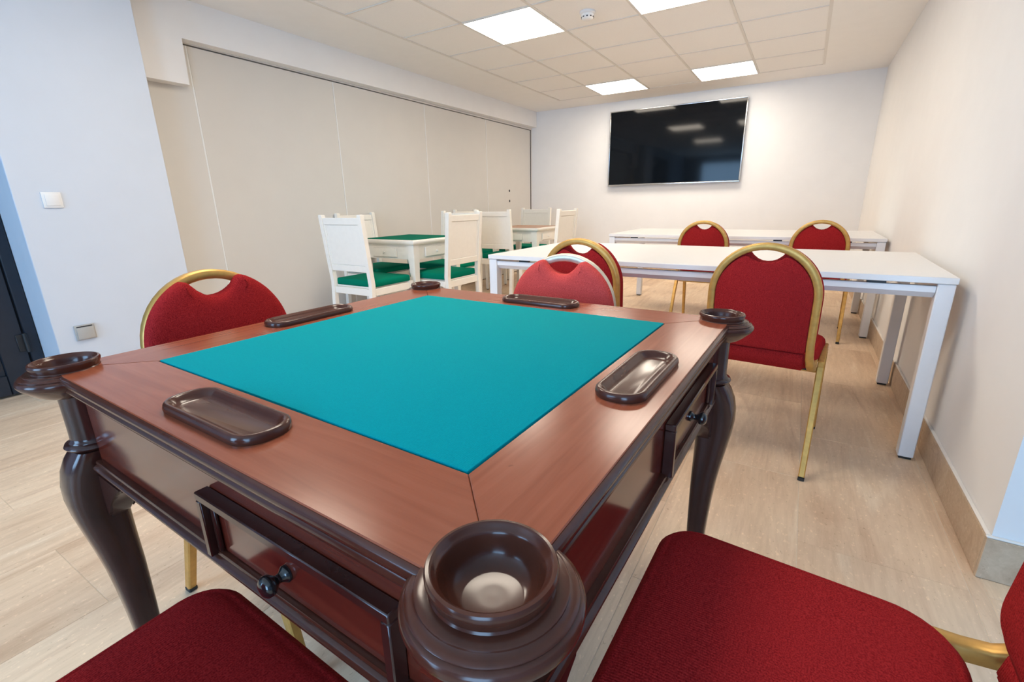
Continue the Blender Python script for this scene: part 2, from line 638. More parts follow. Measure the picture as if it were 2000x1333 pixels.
sk = skirt_root('baseboard_right')
skirting(sk, (XR, -1.742, 0), (XR, YB - 0.013, 0), (-1, 0, 0))
sk = skirt_root('baseboard_back')
skirting(sk, (XPART + 0.01, YB, 0), (XR, YB, 0), (0, -1, 0))
sk = skirt_root('baseboard_niche')
skirting(sk, (XR - 0.012, -1.742, 0), (5.2, -1.742, 0), (0, -1, 0))
sk = skirt_root('baseboard_left')
skirting(sk, (XPIER, -2.505, 0), (XPIER, -1.770, 0), (1, 0, 0))

# dark glazed door on the left
door = structure(box('door_1', 'door_paint', None, -0.80, -0.735, -4.10, -4.02, 0.0, 2.13, 0.004, 1))
for nm, a in (('frame_post', (-0.80, -0.735, -2.56, -2.508, 0, 2.13)), ('frame_head', (-0.80, -0.735, -4.02, -2.56, 2.07, 2.13)),
              ('stile', (-0.795, -0.745, -2.68, -2.566, 0.012, 2.065)), ('stile', (-0.795, -0.745, -4.015, -3.90, 0.012, 2.065)),
              ('stile', (-0.795, -0.745, -3.345, -3.235, 0.012, 2.065)),
              ('bottom_rail', (-0.795, -0.745, -3.234, -2.681, 0.012, 0.13)), ('bottom_rail', (-0.795, -0.745, -3.899, -3.346, 0.012, 0.13)),
              ('top_rail', (-0.795, -0.745, -3.234, -2.681, 1.96, 2.065)), ('top_rail', (-0.795, -0.745, -3.899, -3.346, 1.96, 2.065))):
    box(nm, 'door_paint', door, *a, 0.004, 1)
for a in ((-3.236, -2.679), (-3.901, -3.344)):
    box('pane', 'door_glass', door, -0.775, -0.768, a[0], a[1], 0.76, 1.962)
    box('lower_panel', 'door_paint', door, -0.780, -0.762, a[0], a[1], 0.128, 0.668, 0.003, 1)
    box('middle_rail', 'door_paint', door, -0.795, -0.745, a[0] + 0.003, a[1] - 0.003, 0.669, 0.759, 0.004, 1)
for zc in (0.30, 1.75):
    bm = bmesh.new()
    b_lathe(bm, [(0.001, -0.055), (0.011, -0.055), (0.011, 0.055), (0.001, 0.055)], (-0.728, -2.563, zc), 16)
    b_box(bm, -0.746, -0.738, -2.60, -2.53, zc - 0.05, zc + 0.05, 0.002, 1)
    mesh_obj('hinge', bm, 'plastic_black', door, 40)


# ------------------------------------------------------------------ fixtures on walls and ceiling
def ceiling_lamp(c, r, label):
    t = thing('ceiling_light', label, 'ceiling light', (c * 0.6 + 0.3, r * 0.6 + 0.3, HC - 0.002), 0, 'recessed square light panels')
    bm_ = bmesh.new()
    o_ = 0.296
    i_ = 0.287
    for (x0, x1, y0, y1) in ((-o_, o_, -o_, -i_), (-o_, o_, i_, o_), (-o_, -i_, -i_, i_), (i_, o_, -i_, i_)):
        b_box(bm_, x0, x1, y0, y1, -0.001, 0.016)
    mesh_obj('frame', bm_, 'plastic_white', t)
    bm_ = bmesh.new()
    b_box(bm_, -i_ + .0005, i_ - .0005, -i_ + .0005, i_ - .0005, 0.0005, 0.010)
    mesh_obj('diffuser', bm_, 'lamp_diffuser', t)
    return t


LAB = {(1, 4): 'lit square ceiling panel above the television, on the sliding partition side',
       (3, 4): 'lit square ceiling panel above the television, on the bare wall side',
       (1, 0): 'lit square ceiling panel beside the smoke detector, on the sliding partition side',
       (1, -4): 'lit square ceiling panel over the chair tucked in beside the switch wall',
       (3, -4): 'lit square ceiling panel directly over the mahogany card table',
       (3, 0): 'lit square ceiling panel beside the smoke detector, over the long white table'}
for c, r in LAMPS:
    ceiling_lamp(c, r, LAB.get((c, r), 'lit square ceiling panel over the felt card table end of the room'))

sd = thing('smoke_detector', 'small round white smoke detector on a ceiling tile between two light panels', 'smoke detector', (1.49, 0.335, HC + 0.004))
bm = bmesh.new()
b_lathe(bm, [(0.001, 0.0), (0.058, 0.0), (0.058, -0.012), (0.052, -0.018), (0.001, -0.018)], (0, 0, 0), 36)
mesh_obj('base', bm, 'plastic_white', sd, 40)
bm = bmesh.new()
b_lathe(bm, [(0.001, -0.018), (0.046, -0.018), (0.046, -0.030), (0.041, -0.044), (0.030, -0.052), (0.001, -0.054)], (0, 0, 0), 36)
mesh_obj('sensor_head', bm, 'plastic_white', sd, 40)
for k in range(10):
    t = 2 * PI * k / 10
    bm = bmesh.new()
    b_box(bm, 0.0405, 0.046, -0.006, 0.006, -0.040, -0.034)
    mesh_obj('vent', bm, 'plastic_black', sd, rot=(0, 0, t))

# light switch and covered socket on the pier
sw = thing('light_switch', 'white square light switch on the bluish wall pier above the socket', 'switch', (XPIER, -2.356, 1.086))
box('plate', 'plastic_white', sw, 0, 0.008, -0.041, 0.041, -0.041, 0.041, 0.002)
box('rocker', 'plastic_white', sw, 0.0085, 0.012, -0.029, 0.029, -0.029, 0.029, 0.0015)
so = thing('wall_socket', 'grey square socket with hinged lid low on the wall pier', 'socket', (XPIER, -2.373, 0.354))
box('plate', 'plastic_grey', so, 0, 0.012, -0.046, 0.046, -0.043, 0.043, 0.002)
box('lid', 'plastic_grey', so, 0.0125, 0.020, -0.040, 0.040, -0.038, 0.030, 0.003)
box('hinge_slot', 'plastic_black', so, 0.0125, 0.014, -0.036, 0.036, 0.032, 0.037)

# television
tv = thing('television', 'large flat television with black screen and thin silver frame on wall', 'television', (1.414, YB, 1.730))
W2, H2 = 0.862, 0.487
box('wall_mount', 'plastic_black', tv, -0.30, 0.30, -0.025, -0.001, -0.22, 0.22, 0.003, 1)
box('housing', 'plastic_black', tv, -W2 + 0.03, W2 - 0.03, -0.055, -0.0255, -H2 + 0.03, H2 - 0.03, 0.006)
for nm, a in (('frame_top', (-W2, W2, H2 - 0.013, H2)), ('frame_bottom', (-W2, W2, -H2, -H2 + 0.020)),
              ('frame_side', (-W2, -W2 + 0.013, -H2 + 0.020, H2 - 0.013)), ('frame_side', (W2 - 0.013, W2, -H2 + 0.020, H2 - 0.013))):
    box(nm, 'tv_frame', tv, a[0], a[1], -0.070, -0.050, a[2], a[3], 0.003, 2)
box('screen', 'tv_glass', tv, -W2 + 0.0135, W2 - 0.0135, -0.067, -0.056, -H2 + 0.0205, H2 - 0.0135)
box('emblem', 'tv_frame', tv, -0.045, 0.045, -0.072, -0.0705, -H2 + 0.002, -H2 + 0.013, 0.001, 1)


# ------------------------------------------------------------------ the card table
CT = thing('card_table', 'square mahogany card table with turquoise felt, corner coin cups and cabriole legs', 'card table',
           (2.406, -2.602, 0), -0.031)
E_, F_, WC = 0.496, 0.371, 0.476
ZT = 0.750
ROTS = [0, PI / 2, PI, -PI / 2]                 # front (-y), right, far, left


def quad(proto_objs):
    """repeat parts built for the front side on the three other sides"""
    for a in ROTS[1:]:
        for o_ in proto_objs:
            c_ = o_.copy()
            COL.objects.link(c_)
            c_.parent = CT
            c_.rotation_euler = (0, 0, a)
            for g_ in list(o_.children):
                d_ = g_.copy()
                COL.objects.link(d_)
                d_.parent = c_


# mitred top board with the round cut-outs for the coin cups
RC = 0.046
arcR, arcL = [], []
t0 = math.atan2(-E_ + WC, -math.sqrt(RC ** 2 - (E_ - WC) ** 2))
a_start = math.atan2(-(E_ - WC), -math.sqrt(RC ** 2 - (E_ - WC) ** 2))     # on the outer edge
a_end = math.atan2(1, -1)                                                   # on the mitre
if a_start < 0:
    a_start += 2 * PI
for k in range(9):
    t = a_start + (a_end - a_start) * k / 8
    arcR.append((WC + RC * math.cos(t), -WC + RC * math.sin(t)))
arcL = [(-x, y) for x, y in reversed(arcR)]
g = 0.0004
outline = [(x - g, y) for x, y in arcR] + [(F_ - g, -F_), (-F_ + g, -F_)] + [(x + g, y) for x, y in arcL]
bm = bmesh.new()
ins = inset(outline, 0.0012)
b_rings(bm, [[(x, y, ZT - 0.020) for x, y in outline], [(x, y, ZT - 0.001) for x, y in outline], [(x, y, ZT) for x, y in ins]])
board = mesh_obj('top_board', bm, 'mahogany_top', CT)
# moulded edge under the board
prof = [(-0.462, 0.731), (-0.4965, 0.7485), (-0.5005, 0.7465), (-0.5025, 0.742), (-0.5020, 0.737), (-0.4985, 0.7335), (-0.4955, 0.7325),
        (-0.4945, 0.7305), (-0.4965, 0.7285), (-0.4985, 0.7245), (-0.4980, 0.7205), (-0.4945, 0.7175), (-0.4905, 0.7165),
        (-0.4890, 0.7125), (-0.4850, 0.706), (-0.4795, 0.7015), (-0.462, 0.7000)]
bm = bmesh.new()
b_prism(bm, prof, 'x', -0.432, 0.432)
mold = mesh_obj('edge_molding', bm, 'mahogany_turned', CT, 50)
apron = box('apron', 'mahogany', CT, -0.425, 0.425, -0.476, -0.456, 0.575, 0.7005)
prof = [(-0.456, 0.5745), (-0.480, 0.5800), (-0.4855, 0.5790), (-0.4870, 0.5755), (-0.4860, 0.5725), (-0.4890, 0.5710), (-0.4925, 0.5680), (-0.4925, 0.5640),
        (-0.4890, 0.5605), (-0.4850, 0.5595), (-0.4860, 0.5560), (-0.4830, 0.5520), (-0.470, 0.5500), (-0.456, 0.5500)]
bm = bmesh.new()
b_prism(bm, prof, 'x', -0.420, 0.420)
lowm = mesh_obj('lower_molding', bm, 'mahogany_turned', CT, 50)
# drawer: recessed front in a raised frame, turned knob
dx0, dx1, dz0, dz1 = 0.012, 0.372, 0.5805, 0.672
drawer = box('drawer', 'mahogany', CT, dx0 + 0.0145, dx1 - 0.0145, -0.4800, -0.4765, dz0 + 0.0005, dz1 - 0.0145, 0.001, 1)
for a in ((dx0, dx0 + 0.012, dz0 - 0.006, dz1 - 0.0122), (dx1 - 0.012, dx1, dz0 - 0.006, dz1 - 0.0122), (dx0, dx1, dz1 - 0.012, dz1)):
    box('drawer_frame', 'mahogany_dark', drawer, a[0], a[1], -0.4945, -0.4765, a[2], a[3], 0.0015, 1)
box('inner_bead', 'mahogany_dark', drawer, dx0 + 0.0145, dx0 + 0.024, -0.4865, -0.4805, dz0 + 0.001, dz1 - 0.015, 0.002, 1)
box('inner_bead', 'mahogany_dark', drawer, dx1 - 0.024, dx1 - 0.0145, -0.4865, -0.4805, dz0 + 0.001, dz1 - 0.015, 0.002, 1)
bm = bmesh.new()
b_lathe(bm, [(0.001, -0.4802), (0.0100, -0.4802), (0.0105, -0.4835), (0.0080, -0.4862), (0.0055, -0.4895), (0.0055, -0.4935),
             (0.0085, -0.4965), (0.0120, -0.5000), (0.0132, -0.5040), (0.0120, -0.5085), (0.0085, -0.5115), (0.0040, -0.5128), (0.0005, -0.5130)],
        (0.184, 0, 0.617), 28, 'y')
mesh_obj('knob', bm, 'knob_black', drawer, 60)

# pill shaped counter tray on each side
TCX, TCY, THX, THY = 0.0, -0.4335, 0.118, 0.0385
out = round_rect(THX, THY, 0.034, 8, TCX, TCY)


def ringz(poly, d, z):
    return [(x, y, z) for x, y in inset(poly, d)]


bm = bmesh.new()
b_rings(bm, [ringz(out, 0.000, ZT + 0.0002), ringz(out, -0.001, ZT + 0.005), ringz(out, 0.0005, ZT + 0.0105), ringz(out, 0.003, ZT + 0.0128), ringz(out, 0.0065, ZT + 0.0128),
             ringz(out, 0.0085, ZT + 0.0112), ringz(out, 0.0095, ZT + 0.0105), ringz(out, 0.0125, ZT + 0.007), ringz(out, 0.016, ZT + 0.0032), ringz(out, 0.021, ZT + 0.0014)])
tray = mesh_obj('counter_tray', bm, 'mahogany_turned', CT, 50)
bm = bmesh.new()
b_box(bm, -F_ + 0.0022, F_ - 0.0022, -F_ + 0.0022, F_ - 0.0022, ZT - 0.016, ZT + 0.0012, 0.0016, 2)
mesh_obj('felt', bm, 'felt_teal', CT, 40)
box('underboard', 'mahogany_dark', CT, -0.452, 0.452, -0.452, 0.452, ZT - 0.032, ZT - 0.0205)

# corner coin cup: stacked turned rings with a bowl
cup_prof = [(0.002, 0.700), (0.034, 0.700), (0.042, 0.7035), (0.052, 0.711), (0.061, 0.7195), (0.0675, 0.7255), (0.0708, 0.7305), (0.0715, 0.7345), (0.0703, 0.7385), (0.0680, 0.7405),
            (0.0662, 0.7412), (0.0667, 0.7428), (0.0655, 0.7443), (0.0630, 0.7450), (0.0605, 0.7458), (0.0592, 0.7470), (0.0592, 0.7486), (0.0580, 0.7495), (0.0490, 0.7498),
            (0.0480, 0.7515), (0.0492, 0.7560), (0.0508, 0.7605), (0.0508, 0.7632), (0.0494, 0.7655), (0.0468, 0.7660), (0.0448, 0.7646), (0.0438, 0.7618), (0.0420, 0.7608), (0.0405, 0.7580),
            (0.0392, 0.7525), (0.0365, 0.7440), (0.0315, 0.7375), (0.0250, 0.7345), (0.0235, 0.7341), (0.0100, 0.7339), (0.001, 0.7338)]
bm = bmesh.new()
b_lathe(bm, cup_prof, (WC, -WC, 0), 56)
cup = mesh_obj('coin_cup', bm, 'mahogany_turned', CT, 45)
# corner post below the cup, with its collar
PC = 0.468
bm = bmesh.new()
b_lathe(bm, [(0.002, 0.594), (0.036, 0.594), (0.0425, 0.597), (0.0455, 0.602), (0.0430, 0.607), (0.0375, 0.6092), (0.0368, 0.6115), (0.0345, 0.6135), (0.0338, 0.618), (0.0335, 0.640),
             (0.0335, 0.680), (0.0338, 0.695), (0.0345, 0.7015), (0.002, 0.702)], (PC, -PC, 0), 44)
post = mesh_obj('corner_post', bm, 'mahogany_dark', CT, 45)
PC = 0.462
# cabriole leg, bulging along the diagonal
dg = Vector((1, -1, 0)).normalized()
sd_ = Vector((1, 1, 0)).normalized()
spec = [(0.595, 0.004, 0.040), (0.575, 0.014, 0.044), (0.550, 0.024, 0.0455), (0.520, 0.031, 0.0455), (0.490, 0.034, 0.0440), (0.455, 0.033, 0.0415),
        (0.415, 0.029, 0.038), (0.370, 0.024, 0.034), (0.320, 0.019, 0.0305), (0.265, 0.016, 0.0275), (0.210, 0.014, 0.0250), (0.155, 0.013, 0.0230),
        (0.105, 0.014, 0.0220), (0.065, 0.018, 0.0235), (0.040, 0.024, 0.028), (0.020, 0.030, 0.033), (0.006, 0.032, 0.035), (0.000, 0.032, 0.033)]
rings = []
for z, o_, s_ in spec:
    ring = []
    for k in range(28):
        t = 2 * PI * k / 28
        # superellipse, rounder on the outward side
        e_ = 0.62
        cx_, sx_ = math.cos(t), math.sin(t)
        rx = math.copysign(abs(cx_) ** e_, cx_)
        ry = math.copysign(abs(sx_) ** e_, sx_)
        # square turned 45 degrees so that a ridge runs down the outside
        u, v_ = (rx - ry) * 0.7071 * s_, (rx + ry) * 0.7071 * s_
        p = Vector((PC, -PC, z)) + dg * (o_ + u) + sd_ * v_
        ring.append(tuple(p))
    rings.append(ring)
bm = bmesh.new()
b_rings(bm, rings)
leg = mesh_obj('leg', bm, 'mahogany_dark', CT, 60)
# knee brackets on both sides of each leg, under the apron
for ax in (0, 1):
    pr = [(-0.012, 0.5490), (0.100, 0.5490), (0.098, 0.538), (0.080, 0.533), (0.060, 0.524), (0.040, 0.508), (0.022, 0.486), (0.008, 0.462), (-0.012, 0.445)]
    bm = bmesh.new()
    if ax == 0:      # along -x from the leg
        b_prism(bm, [(PC - 0.028 - u, z) for u, z in pr], 'y', -0.486, -0.448)
    else:            # along +y from the leg
        b_prism(bm, [(-PC + 0.028 + u, z) for u, z in pr], 'x', 0.448, 0.486)
    bmesh.ops.bevel(bm, geom=bm.edges[:], offset=0.004, segments=2, affect='EDGES')
    mesh_obj('knee_bracket', bm, 'mahogany_dark', leg, 40)
quad([board, mold, apron, lowm, drawer, tray, cup, post, leg])


# ------------------------------------------------------------------ banquet chair (faces +y, origin on the floor under the seat)
def back_outline(hw, z0, zs, r0, ear, zscoop, ellip=1.0, n=16):
    """arch outline with a scooped hand hole at the top, ccw in (x, z)"""
    pts = []
    for k in range(7):
        t = -PI / 2 + (PI / 2) * k / 6
        pts.append((hw - r0 + r0 * math.cos(t), z0 + r0 + r0 * math.sin(t)))
    te = math.acos(min(1, (ear + 0.016) / hw))
    for k in range(n + 1):
        t = te * k / n
        pts.append((hw * math.cos(t), zs + hw * ellip * math.sin(t)))
    x_e, z_e = pts[-1]
    # rounded ear then the scoop
    pts.append((x_e - 0.009, z_e + 0.0035))
    pts.append((x_e - 0.018, z_e + 0.0015))
    zt = z_e - 0.004
    xs_ = x_e - 0.025
    for k in range(9):
        u = 1 - k / 4.0
        x_ = xs_ * u
        pts.append((x_, zscoop + (zt - zscoop) * abs(u) ** 2.3))
    half = pts[:7 + n + 1 + 2]
    pts += [(-x_, z_) for x_, z_ in reversed(half)]
    return pts


Z0B, Y0B, TILT = 0.44, -0.268, 0.085       # back plane: y = Y0B - TILT*(z-Z0B)


def yb(z):
    return Y0B - TILT * (z - Z0B)


def back_solid(name, poly, y_off0, y_off1, r, mat, parent, puff=0.0):
    """outline in the tilted back plane, thick from y_off0 (rear) to y_off1 (front), edges rounded by r"""
    bm_ = bmesh.new()

    def R_(d, off):
        return [(x, yb(z) + off, z) for x, z in inset(poly, d)]
    rings_ = [R_(r, y_off0), R_(r * 0.3, y_off0 + r * 0.3), R_(0, y_off0 + r), R_(0, y_off1 - r), R_(r * 0.3, y_off1 - r * 0.3), R_(r, y_off1), R_(r * 1.9, y_off1 + puff)]
    vr = b_rings(bm_, rings_, cap0=False, cap1=False)
    for k in (0, -1):
        for tri in tessellate_polygon([[Vector((v.co.x, v.co.z, 0)) for v in vr[k]]]):
            try:
                bm_.faces.new([vr[k][i] for i in tri])
            except ValueError:
                pass
    return mesh_obj(name, bm_, mat, parent, 60)


def make_banquet_chair(name, label, group, red='fabric_red', gold='brass'):
    t = thing(name, label, 'chair', group=group)
    # seat cushion
    outl = []
    for (sx, cyy, rr, hw, a0) in ((1, -0.200, 0.085, 0.196, -PI / 2), (1, 0.200, 0.065, 0.208, 0), (-1, 0.200, 0.065, 0.208, PI / 2), (-1, -0.200, 0.085, 0.196, PI)):
        for k in range(9):
            a = a0 + (PI / 2) * k / 8
            yy = cyy + (rr if cyy < 0 else -rr) + rr * math.sin(a)
            outl.append((sx * (hw - rr) + rr * math.cos(a), yy))
    bm_ = bmesh.new()

    def S(d, z, sc=1.0):
        return [(x * sc, y * sc, z) for x, y in inset(outl, d)]
    rings_ = [S(0.006, 0.408), S(0.001, 0.413), S(0.0, 0.425), S(0.0, 0.442), S(0.003, 0.452), S(0.010, 0.4595), S(0.016, 0.4625), S(0.0185, 0.4615), S(0.022, 0.4635),
              S(0.03, 0.4665, 0.96), S(0.03, 0.4695, 0.8), S(0.03, 0.4715, 0.55), S(0.03, 0.4725, 0.25)]
    b_rings(bm_, rings_)
    mesh_obj('seat', bm_, red, t, 60)
    box('seat_pan', 'rubber_black', t, -0.175, 0.175, -0.165, 0.175, 0.398, 0.4078, 0.002, 1)
    # backrest: padded front, panel inside the arch, lower lip behind the seat
    front = back_outline(0.186, 0.485, 0.690, 0.055, 0.070, 0.812)
    back_solid('backrest', front, 0.004, 0.050, 0.014, red, t, 0.006)
    rear = back_outline(0.158, 0.492, 0.690, 0.012, 0.060, 0.810)
    back_solid('back_panel', rear, -0.012, 0.0035, 0.004, red, t)
    bm_ = bmesh.new()
    pr = [(-0.007, 0.4915), (0.004, 0.4915), (0.030, 0.468), (0.036, 0.430), (0.026, 0.418), (0.012, 0.422), (0.000, 0.440), (-0.008, 0.466)]
    b_prism(bm_, [(Y0B + y, z) for y, z in pr], 'x', -0.157, 0.157)
    bmesh.ops.bevel(bm_, geom=bm_.edges[:], offset=0.004, segments=2, affect='EDGES')
    mesh_obj('back_lip', bm_, red, t, 60)
    # arched frame, bent forward under the seat at both ends
    path, ups = [], []
    AW = 0.171

    def add(x, y, z, up):
        path.append((x, y, z))
        ups.append(up)
    for s_ in (1, -1):
        seq = [(AW + 0.012, -0.060, 0.424, (s_, 0, 0)), (AW + 0.014, -0.150, 0.424, (s_, 0, 0)), (AW + 0.014, -0.205, 0.4255, (s_, 0, 0)), (AW + 0.011, -0.238, 0.433, (s_, 0, 0)),
               (AW + 0.007, -0.258, 0.449, (s_, 0, 0)), (AW + 0.003, yb(0.475) - 0.001, 0.475, (s_, 0, 0)), (AW, yb(0.52), 0.52, (s_, 0, 0)), (AW, yb(0.60), 0.60, (s_, 0, 0)), (AW, yb(0.69), 0.69, (s_, 0, 0))]
        if s_ == 1:
            for x, y, z, u in seq:
                add(x, y, z, u)
            for k in range(1, 24):
                a = PI * k / 24
                x, z = AW * math.cos(a), 0.69 + 0.177 * math.sin(a)
                add(x, yb(z), z, (math.cos(a), 0, math.sin(a)))
        else:
            for x, y, z, u in reversed(seq):
                add(-x, y, z, u)
    bm_ = bmesh.new()
    b_sweep(bm_, path, rect_sec(0.028, 0.025, 0.35), ups)
    mesh_obj('back_frame', bm_, gold, t, 50)
    # side rails and legs
    for s_ in (-1, 1):
        bm_ = bmesh.new()
        b_box(bm_, s_ * 0.2095 - 0.011, s_ * 0.2095 + 0.011, -0.135, 0.165, 0.4025, 0.4305, 0.003, 1)
        mesh_obj('side_rail', bm_, gold, t, 40)
        for (y_t, y_f, x_f) in ((-0.122, -0.276, 0.212), (0.150, 0.238, 0.214)):
            path_ = [(s_ * 0.2095, y_t, 0.402), (s_ * 0.2105, y_t + (y_f - y_t) * 0.30, 0.30), (s_ * x_f, y_f, 0.013)]
            bm_ = bmesh.new()
            b_sweep(bm_, path_, lambda u: rect_sec(0.025 - 0.004 * u, 0.032 - 0.009 * u, 0.3), (0, 1, 0))
            lg = mesh_obj('leg', bm_, gold, t, 40)
            bm_ = bmesh.new()
            b_box(bm_, s_ * x_f - 0.011, s_ * x_f + 0.011, y_f - 0.0125, y_f + 0.0125, 0.0, 0.0125, 0.002, 1)
            mesh_obj('foot_cap', bm_, 'rubber_black', lg)
    for yy in (-0.10, 0.13):
        box('cross_rail', gold, t, -0.198, 0.198, yy - 0.010, yy + 0.010, 0.376, 0.3975, 0.003, 1)
    return t


GB = 'red banquet chairs with gold arched frames'
chA = make_banquet_chair('banquet_chair', 'red banquet chair with gold arch at the middle white table, on the bare wall side', GB)
chA.location = (2.962, -1.150, 0)
chA.rotation_euler = (0, 0, -0.075)
chC = make_banquet_chair('banquet_chair', 'red banquet chair with whitish arch tucked under felt table, backing onto another chair', GB, 'fabric_red_pale', 'brass_pale')
chC.location = (2.366, -2.180, 0)
chC.scale = (1, 1, 0.978)
chC.rotation_euler = (0, 0, PI)
copy_tree(chA, (2.244, -1.150, 0), -0.05, 'red banquet chair at the middle white table, overlapped by the whitish arched chair')
chD = copy_tree(chA, (1.975, -2.680, 0), -PI / 2, 'red banquet chair tucked under felt card table, backing onto the wall with the switch')
chD.scale = (1, 1, 0.987)
copy_tree(chA, (2.500, -3.255, 0), -0.04, 'maroon banquet chair facing the felt table drawer, between that drawer and the window wall')
copy_tree(chA, (3.085, -2.768, 0), PI / 2 - 0.03, 'red banquet chair pulled out from felt table, beside the skirted wall corner')
copy_tree(chA, (2.400, 0.840, 0), -0.03, 'red banquet chair at the white table below the television, standing mid-table')
copy_tree(chA, (3.165, 0.990, 0), -0.06, 'red banquet chair at the white table below the television, beside the bare wall')


# ------------------------------------------------------------------ white meeting tables
def make_meeting_table(label):
    t = thing('meeting_table', label, 'table', group='long white meeting tables')
    L2, D2, S = 1.035, 0.50, 0.052
    box('tabletop', 'laminate_white', t, -L2, L2, -D2, D2, 0.716, 0.740, 0.002, 1)
    for sx in (-1, 1):
        for sy2 in (-1, 1):
            xa, xb = sorted((sx * (L2 - 0.004), sx * (L2 - 0.004 - S)))
            ya, yb2 = sorted((sy2 * (D2 - 0.004), sy2 * (D2 - 0.004 - S)))
            lg = box('leg', 'steel_white', t, xa, xb, ya, yb2, 0.010, 0.7155, 0.003, 1)
            box('foot', 'rubber_black', lg, xa + 0.006, xb - 0.006, ya + 0.006, yb2 - 0.006, 0.0, 0.0098)
    for sy2 in (-1, 1):
        yo = sy2 * (D2 - 0.012)
        yi = sy2 * (D2 - 0.042)
        pr = [(yo, 0.705), (yo, 0.682), (yi + (yo - yi) * 0.25, 0.660), (yi, 0.660), (yi, 0.705)]
        bm_ = bmesh.new()
        b_prism(bm_, pr, 'x', -L2 + S + 0.005, L2 - S - 0.005)
        mesh_obj('long_rail', bm_, 'steel_white', t)
        for k, xx in enumerate((-0.80, -0.35, 0.35, 0.80)):
            box('spacer', 'plastic_black', t, xx - 0.03, xx + 0.03, min(yo, yi) + 0.003, max(yo, yi) - 0.003, 0.7055, 0.7155)
    for sx in (-1, 1):
        xo, xi = sx * (L2 - 0.012), sx * (L2 - 0.042)
        pr = [(xo, 0.705), (xo, 0.682), (xi + (xo - xi) * 0.25, 0.660), (xi, 0.660), (xi, 0.705)]
        bm_ = bmesh.new()
        b_prism(bm_, pr, 'y', -D2 + S + 0.005, D2 - S - 0.005)
        mesh_obj('end_rail', bm_, 'steel_white', t)
    return t


def place_table(t, xr, yf, a):
    ca, sa = math.cos(a), math.sin(a)
    t.location = (xr + ca * -1.035 - sa * 0.5, yf + sa * -1.035 + ca * 0.5, 0)
    t.rotation_euler = (0, 0, a)


T1 = make_meeting_table('long white meeting table standing between the felt card table and the far white table')
place_table(T1, 3.541, -1.075, -0.024)
T2 = copy_tree(T1, (0, 0, 0), 0, 'long white meeting table directly below the television')
place_table(T2, 3.562, 0.950, -0.008)


# ------------------------------------------------------------------ white card tables and chairs
def make_white_table(label, board_mat, inlay):
    t = thing('white_card_table', label, 'table', group='small white square card tables')
    H = 0.335
    bm_ = bmesh.new()
    pr_o = round_rect(H, H, 0.006, 2)
    b_rings(bm_, [[(x, y, 0.712) for x, y in inset(pr_o, 0.014)], [(x, y, 0.722) for x, y in inset(pr_o, 0.004)], [(x, y, 0.730) for x, y in pr_o], [(x, y, 0.745) for x, y in pr_o],
                  [(x, y, 0.750) for x, y in inset(pr_o, 0.004)]])
    top = mesh_obj('tabletop', bm_, 'lacquer_white', t, 40)
    bm_ = bmesh.new()
    b_box(bm_, -0.298, 0.298, -0.298, 0.298, 0.7502, 0.7525, 0.001, 1)
    mesh_obj(inlay, bm_, board_mat, t)
    A = 0.300
    for k in range(4):
        bm_ = bmesh.new()
        b_box(bm_, -A + 0.022, A - 0.022, -A, -A + 0.018, 0.590, 0.7115)
        mesh_obj('apron', bm_, 'lacquer_white', t, rot=(0, 0, k * PI / 2))
        bm_ = bmesh.new()
        b_box(bm_, -0.165, 0.115, -A - 0.014, -A - 0.0005, 0.606, 0.682, 0.003, 1)
        dr = mesh_obj('drawer', bm_, 'lacquer_white', t, 40, rot=(0, 0, k * PI / 2))
        bm_ = bmesh.new()
        b_lathe(bm_, [(0.001, -A - 0.0142), (0.006, -A - 0.0142), (0.005, -A - 0.020), (0.010, -A - 0.026), (0.009, -A - 0.032), (0.001, -A - 0.034)], (-0.025, 0, 0.644), 16, 'y')
        mesh_obj('knob', bm_, 'lacquer_white', dr, 60)
        bm_ = bmesh.new()
        sec_ = lambda s_: [(-s_, -s_), (s_, -s_), (s_, s_), (-s_, s_)]
        rg = []
        for z, o_, s_ in ((0.7115, 0.0, 0.034), (0.600, 0.0, 0.034), (0.560, 0.001, 0.031), (0.40, 0.003, 0.025), (0.20, 0.008, 0.021), (0.008, 0.018, 0.0185)):
            rg.append([(A - 0.022 + o_ + u, -A + 0.022 - o_ + v, z) for u, v in sec_(s_)])
        b_rings(bm_, rg)
        lg = mesh_obj('leg', bm_, 'lacquer_white', t, rot=(0, 0, k * PI / 2))
        bm_ = bmesh.new()
        b_lathe(bm_, [(0.001, 0.0), (0.011, 0.0), (0.011, 0.0078), (0.001, 0.0078)], (A - 0.004, -A + 0.004, 0), 12)
        mesh_obj('glide', bm_, 'rubber_black', lg)
    return t


w1 = make_white_table('small white card table with green felt top and drawers beside the partition', 'felt_green', 'felt')
w1.location = (0.003, -0.094, 0)
w2 = make_white_table('small white card table with brown board top near the television wall', 'board_brown', 'game_board')
w2.location = (0.085, 1.895, 0)


